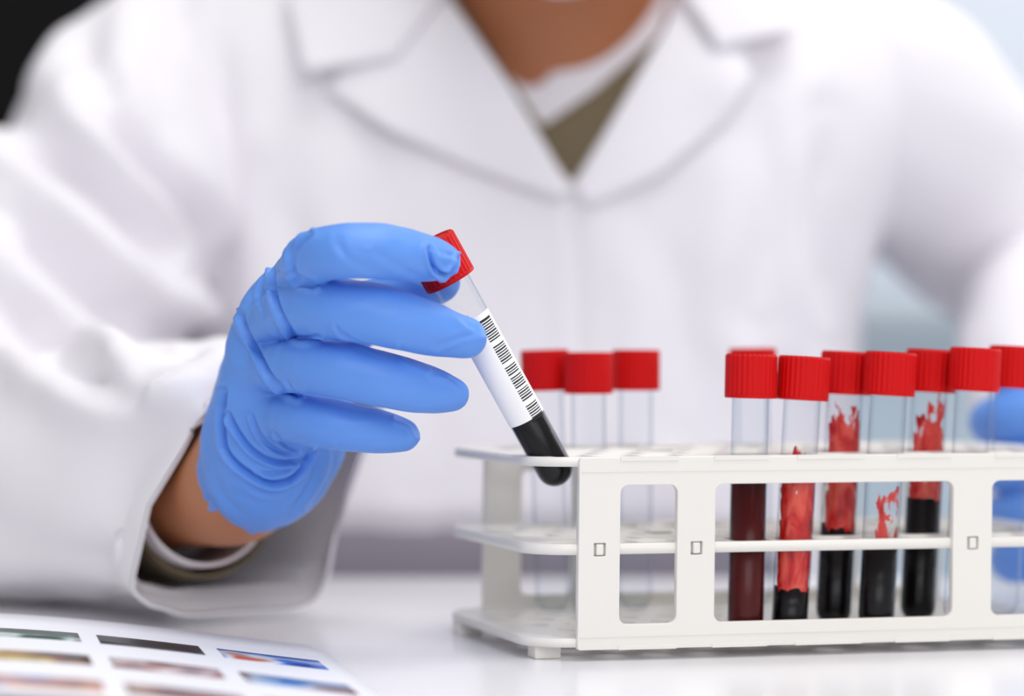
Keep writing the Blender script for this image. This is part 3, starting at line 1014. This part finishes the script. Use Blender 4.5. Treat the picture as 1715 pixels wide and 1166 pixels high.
for s in (-1, 1):
    me = bpy.data.meshes.new('eye'); bm = bmesh.new()
    bmesh.ops.create_uvsphere(bm, u_segments=20, v_segments=12, radius=0.0125,
                              matrix=Matrix.Translation((HX + s * 0.032, 1.0375, 0.373)))
    bm.to_mesh(me); bm.free()
    e = link('eye', me, M['eye'], person)
    me = bpy.data.meshes.new('iris'); bm = bmesh.new()
    bmesh.ops.create_uvsphere(bm, u_segments=16, v_segments=8, radius=0.006,
                              matrix=Matrix.Translation((HX + s * 0.032, 1.0308, 0.3725)))
    bm.to_mesh(me); bm.free()
    link('iris', me, M['iris'], e)

# ------------------------------------------------------------------ glove on the hand that holds the tube
def pr(px, py, d, rpx):
    return (P(px, py, d), rpx * d / FPX)

fingers = [
    # index: arches forward over the cap, its pad against the cap
    [pr(470, 505, .815, 36), pr(500, 462, .796, 42), pr(532, 429, .772, 44), pr(578, 421, .764, 46.5), pr(627, 420, .766, 47), pr(680, 427, .773, 43),
     pr(722, 433, .778, 36.5), pr(743, 437, .780, 28)],
    # middle
    [pr(448, 545, .812, 44), pr(492, 518, .792, 45), pr(555, 516, .780, 49), pr(610, 523, .777, 50.5), pr(670, 537, .779, 49.5), pr(725, 552, .783, 43.5),
     pr(765, 563, .787, 35), pr(783, 567, .788, 31)],
    # ring
    [pr(440, 615, .815, 45), pr(492, 614, .797, 44), pr(555, 618, .788, 46.5), pr(620, 631, .787, 46), pr(680, 645, .790, 43.5), pr(722, 655, .794, 38),
     pr(758, 662, .797, 28)],
    # little
    [pr(450, 690, .822, 44), pr(500, 702, .806, 41), pr(555, 711, .800, 41), pr(610, 719, .801, 37.5), pr(650, 725, .804, 33), pr(678, 729, .806, 26)],
]
thumb = [pr(520, 690, .868, 55), pr(560, 600, .858, 48), pr(610, 520, .842, 40), pr(660, 492, .832, 34), pr(705, 484, .826, 35), pr(738, 474, .825, 32)]
palm = [
    (pr(480, 482, .812, 38), pr(455, 600, .835, 55)), (pr(450, 530, .815, 48), pr(440, 640, .838, 58)),
    (pr(436, 600, .818, 50), pr(430, 700, .838, 62)), (pr(434, 665, .822, 56), pr(430, 740, .838, 78)),
    (pr(470, 560, .835, 60), pr(500, 680, .850, 75)), (pr(450, 640, .838, 66), pr(462, 745, .850, 92)),
    (pr(500, 690, .860, 70), pr(500, 740, .858, 75)),
    (pr(446, 730, .842, 88), pr(440, 782, .850, 92)), (pr(440, 782, .850, 92), pr(408, 802, .866, 86)),
    (pr(408, 802, .866, 86), pr(362, 815, .890, 88)),
]
lo = np.array([-0.128, 0.745, 0.012]); hi = np.array([0.000, 0.915, 0.165])
h = 0.00055
fld = Field(lo, hi, h)
pl = add_cones(fld, [(a[0], b[0], a[1], b[1]) for a, b in palm], 0.009, F=np.full_like(fld.F, 1.0))
thf = add_cones(fld, chain(thumb), 0.001, F=pl.copy())  # thumb blends with the palm below
res = smin(pl, add_cones(fld, chain(thumb), 0.001, F=np.full_like(fld.F, 1.0)), 0.010)
del thf
for fi, fg in enumerate(fingers):
    ff = add_cones(fld, chain(fg), 0.0008, F=np.full_like(fld.F, 1.0))
    ff = smin(ff, pl, (0.0025, 0.0040, 0.0042, 0.0050)[fi])
    res = smin(res, ff, 0.0009)
    del ff
# open end of the glove, across the wrist
rp = P(368, 808, 0.878); rn = np.array(((FM1 - WR1).normalized() + Vector((-0.55, 0.0, -0.25))).normalized())
X, Y, Z = fld.ax[0][:, None, None], fld.ax[1][None, :, None], fld.ax[2][None, None, :]
cut = (X - rp.x) * rn[0] + (Y - rp.y) * rn[1] + (Z - rp.z) * rn[2]
res = np.maximum(res, cut.astype(np.float32))
V, Q = nets(res, fld.lo, h)
del res, pl
V = smooth_mesh(V, Q, 3, 0.5)
N = normals_of(V, Q)
loose = np.array([noise.noise(Vector((v[0] * 55, v[1] * 70, v[2] * 95))) + 0.5 * noise.noise(Vector((v[0] * 120 + 3, v[1] * 150, v[2] * 240))) for v in V])
V = V + N * (0.00045 * loose)[:, None]
def z1(pts): return [(330 + x * 0.4888, 350 + y * 0.4888) for x, y in pts]
def z3(pts): return [(340 + x * 0.2401, 640 + y * 0.2401) for x, y in pts]
def z6(pts): return [(620 + x * 0.2145, 370 + y * 0.2145) for x, y in pts]
V = creases(V, N, [
    (z1([(385, 85), (330, 140), (325, 190), (345, 245), (400, 262)]), 0.0022, 4.2, 0.0012),
    (z1([(262, 180), (262, 260), (275, 330), (312, 405), (350, 445), (410, 438)]), 0.0024, 4.0, 0.0014),
    (z1([(150, 360), (170, 420), (205, 485), (250, 570), (305, 625), (345, 640)]), 0.0024, 4.0, 0.0014),
    (z1([(240, 215), (215, 290), (225, 360)]), 0.0005, 3.5, 0.0004),
    (z1([(300, 215), (340, 225), (395, 250)]), 0.0006, 3, 0.0004),
    (z1([(475, 400), (500, 435), (560, 460), (640, 490)]), 0.0006, 3, 0.0005),
    (z1([(500, 420), (540, 455), (600, 470)]), 0.0005, 2.6, 0.0004),
    (z1([(280, 585), (300, 615), (330, 640)]), 0.0007, 2.5, 0.0005),
    (z1([(310, 590), (325, 615), (350, 632)]), 0.0006, 2.2, 0.0004),
    (z1([(700, 480), (720, 510), (790, 540), (850, 560)]), 0.0004, 4, 0.0004),
    (z1([(480, 110), (520, 170), (600, 205)]), 0.0003, 6, 0.0003),
    (z1([(620, 150), (700, 200), (780, 240)]), 0.0003, 6, 0.0003),
    (z1([(820, 470), (900, 440), (950, 430)]), 0.0004, 4, 0.0004),
    (z3([(150, 60), (140, 220), (145, 400), (165, 480), (230, 565), (330, 640), (430, 690), (520, 705), (630, 660), (700, 570), (750, 480)]), 0.0027, 3.8, 0.0016),
    (z3([(180, 220), (240, 340), (330, 460), (430, 530), (540, 560), (680, 550)]), 0.0021, 3.4, 0.0014),
    (z3([(340, 230), (390, 360), (470, 450), (560, 492), (630, 485)]), 0.0011, 3.0, 0.0009),
    (z3([(510, 360), (545, 420), (590, 460), (650, 475)]), 0.0010, 2.6, 0.0008),
    (z3([(390, 630), (480, 640), (560, 620), (640, 580)]), 0.0009, 3.0, 0.0007),
    (z3([(340, 745), (430, 775), (560, 775)]), 0.0006, 4.0, 0.0005),
    (z3([(700, 480), (660, 600), (600, 680)]), 0.0007, 3.4, 0.0006),
    (z3([(800, 490), (770, 640), (700, 790), (610, 900)]), 0.0007, 5, 0.0006),
    (z3([(920, 480), (900, 620), (830, 760), (740, 880)]), 0.0006, 5, 0.0005),
    (z3([(90, 620), (130, 760), (200, 860), (300, 920)]), 0.0006, 6, 0.0005),
    (z3([(60, 820), (120, 930), (200, 1010), (300, 1040)]), 0.0006, 5, 0.0006),
    (z3([(60, 260), (40, 420), (50, 560)]), 0.0005, 5, 0.0004),
    # fingertip of the index: the loose end of the glove is pinched
    (z6([(455, 225), (465, 290), (500, 370), (560, 410), (640, 425)]), 0.0024, 3.6, 0.0016),
    (z6([(692, 290), (670, 350), (610, 405), (560, 420)]), 0.0022, 3.2, 0.0014),
    (z6([(560, 250), (640, 270), (690, 300)]), 0.0006, 4, 0.0005),
    # fingertips of ring and little finger
    (z1([(810, 560), (870, 580), (905, 610), (915, 650)]), 0.0006, 4, 0.0006),
    (z1([(690, 715), (735, 735), (755, 770)]), 0.0007, 4, 0.0006),
    (z1([(880, 340), (930, 390), (970, 420)]), 0.0005, 5, 0.0004),
    ], ny=0.05)
glove = link('glove', mesh_np(V, Q), M['glove'], person)

# ------------------------------------------------------------------ glove on the other hand, resting behind the rack's right end
fld = Field((0.165, 0.925, 0.0), (0.285, 1.07, 0.115), 0.0011)
g_palm = [((0.236, 1.045, 0.062), (0.226, 0.992, 0.058), 0.025, 0.024), ((0.228, 1.0, 0.066), (0.216, 0.968, 0.074), 0.020, 0.014),
          ((0.228, 1.0, 0.050), (0.222, 0.968, 0.036), 0.020, 0.014), ((0.226, 1.0, 0.058), (0.219, 0.968, 0.055), 0.021, 0.015)]
pl = add_cones(fld, g_palm, 0.008, F=np.full_like(fld.F, 1.0))
res = pl.copy()
Vx = lambda *a: Vector(a)
for zc, dx, L in ((0.079, -0.004, 1.0), (0.060, -0.001, 1.06), (0.041, 0.002, 1.0), (0.023, 0.004, 0.86)):
    ch = [(Vx(0.219 + dx, 0.976, zc * .75 + .015), 0.0115), (Vx(0.205 + dx, 0.957, zc), 0.0105), (Vx(0.196 + dx - 0.004 * L, 0.958, zc - 0.002), 0.0098),
          (Vx(0.190 + dx - 0.003 * L, 0.970, zc - 0.004), 0.0092), (Vx(0.194 + dx, 0.984, zc - 0.005), 0.0086)]
    ff = add_cones(fld, chain(ch), 0.0008, F=np.full_like(fld.F, 1.0))
    res = smin(res, smin(ff, pl, 0.005), 0.0009)
th = [(Vx(0.222, 1.01, 0.078), 0.015), (Vx(0.208, 0.995, 0.088), 0.012), (Vx(0.196, 0.978, 0.093), 0.0105), (Vx(0.190, 0.964, 0.094), 0.0092)]
res = smin(res, add_cones(fld, chain(th), 0.0008, F=np.full_like(fld.F, 1.0)), 0.004)
X, Y, Z = fld.ax[0][:, None, None], fld.ax[1][None, :, None], fld.ax[2][None, None, :]
res = np.maximum(res, np.broadcast_to(Y - 1.052 + 0 * X, res.shape)); res = np.maximum(res, np.broadcast_to(0.002 - Z, res.shape))
V, Q = nets(res, fld.lo, fld.h); V = smooth_mesh(V, Q, 2); V[:, 0] += 0.012
link('glove', mesh_np(V, Q), M['glove'], person)

# ------------------------------------------------------------------ stool under the person (hidden below the table)
st = empty('stool', (0.005, 1.26, -0.75))
tag(st, 'round dark lab stool the person sits on behind the table', 'stool')
def lathed(name, prof, loc, mat, par, n=40):
    V, F = lathe(prof, n, True)
    me = mesh_from([(x + loc[0], y + loc[1], z + loc[2]) for x, y, z in V], F)
    return link(name, me, mat, par)
lathed('seat', [(0.02, -0.415), (0.175, -0.415), (0.19, -0.40), (0.19, -0.365), (0.175, -0.352), (0.02, -0.349)], (0.005, 1.26, 0), M['stool'], st)
lathed('column', [(0.025, -0.70), (0.025, -0.50), (0.018, -0.50), (0.018, -0.416)], (0.005, 1.26, 0), M['metal'], st)
lathed('base', [(0.02, -0.749), (0.21, -0.749), (0.21, -0.735), (0.05, -0.715), (0.026, -0.70)], (0.005, 1.26, 0), M['metal'], st)

# ------------------------------------------------------------------ printed sheet of pictures
KX, KY = P(532, 1085, 0.8367).x, 0.8367
e1 = np.array([-1.0, -0.05]); e1 /= np.linalg.norm(e1)
e2 = np.array([0.05 + 0.19, -1.0]); e2 /= np.linalg.norm(e2)
def sheet_z(s):
    # the page bows up towards its left half
    L = 0.285
    x = min(max(s / L, 0), 1)
    return 0.0006 + 0.0130 * math.sin(math.pi * x) ** 1.15
def sheet_pt(s, t, lift=0.0):
    q = np.array([KX, KY]) + e1 * s + e2 * t
    return (q[0], q[1], sheet_z(s) + lift)
def sheet_mesh(s0, s1, t0, t1, lift, thick, ns=40, nt=8, rc=0.0):
    V, F = [], []
    for lay in (lift, lift - thick):
        for j in range(nt + 1):
            for i in range(ns + 1):
                s = s0 + (s1 - s0) * i / ns; t_ = t0 + (t1 - t0) * j / nt
                if rc and i < 2 and j == 0: s += rc * (1 - i / 2); t_ += 0
                V.append(sheet_pt(s, t_, lay))
    o = (ns + 1) * (nt + 1)
    for j in range(nt):
        for i in range(ns):
            a = j * (ns + 1) + i
            F.append((a, a + ns + 1, a + ns + 2, a + 1)); F.append((o + a, o + a + 1, o + a + ns + 2, o + a + ns + 1))
    def edge(idx):
        for a, b in zip(idx[:-1], idx[1:]): F.append((a, b, o + b, o + a))
    edge(list(range(ns + 1))); edge([nt * (ns + 1) + i for i in range(ns, -1, -1)])
    edge([j * (ns + 1) for j in range(nt, -1, -1)]); edge([j * (ns + 1) + ns for j in range(nt + 1)])
    return mesh_from(V, F)
ps = empty('printed_sheet', (KX - 0.14, KY - 0.1, 0))
tag(ps, 'white printed sheet with rows of small colour pictures in the foreground', 'paper')
link('page', sheet_mesh(0, 0.285, 0, 0.20, 0.0, 0.0003, rc=0.003), M['paper'], ps)
cols = [
    [[(22, 60, 160), (40, 120, 220), (220, 226, 236), (190, 90, 60)], [(20, 20, 24), (34, 32, 36), (60, 60, 64)], [(30, 60, 46), (40, 80, 66), (200, 214, 210), (120, 50, 50)]],
    [[(40, 120, 200), (190, 205, 225), (110, 40, 50), (60, 30, 40)], [(120, 110, 130), (220, 205, 205), (140, 60, 56), (90, 70, 80)], [(50, 36, 34), (150, 90, 50), (210, 190, 90), (90, 60, 50)]],
    [[(70, 110, 180), (200, 200, 210), (150, 90, 70)], [(200, 160, 140), (120, 70, 60), (70, 60, 90)], [(90, 140, 210), (210, 150, 120), (120, 60, 60)]],
]
for j in range(3):
    for i in range(6):
        s0 = -0.0015 + 0.0395 * i + 0.0085; t0 = 0.046 + 0.058 * j
        c = cols[j][i % 3]
        m = picture_mat('picture_ink', c, 1.3 + i * 2.7 + j * 5.1, 55)
        link('printed_picture', sheet_mesh(s0, s0 + 0.0335, t0, t0 + 0.0235, 0.00012, 0.0001, 6, 3), m, ps)
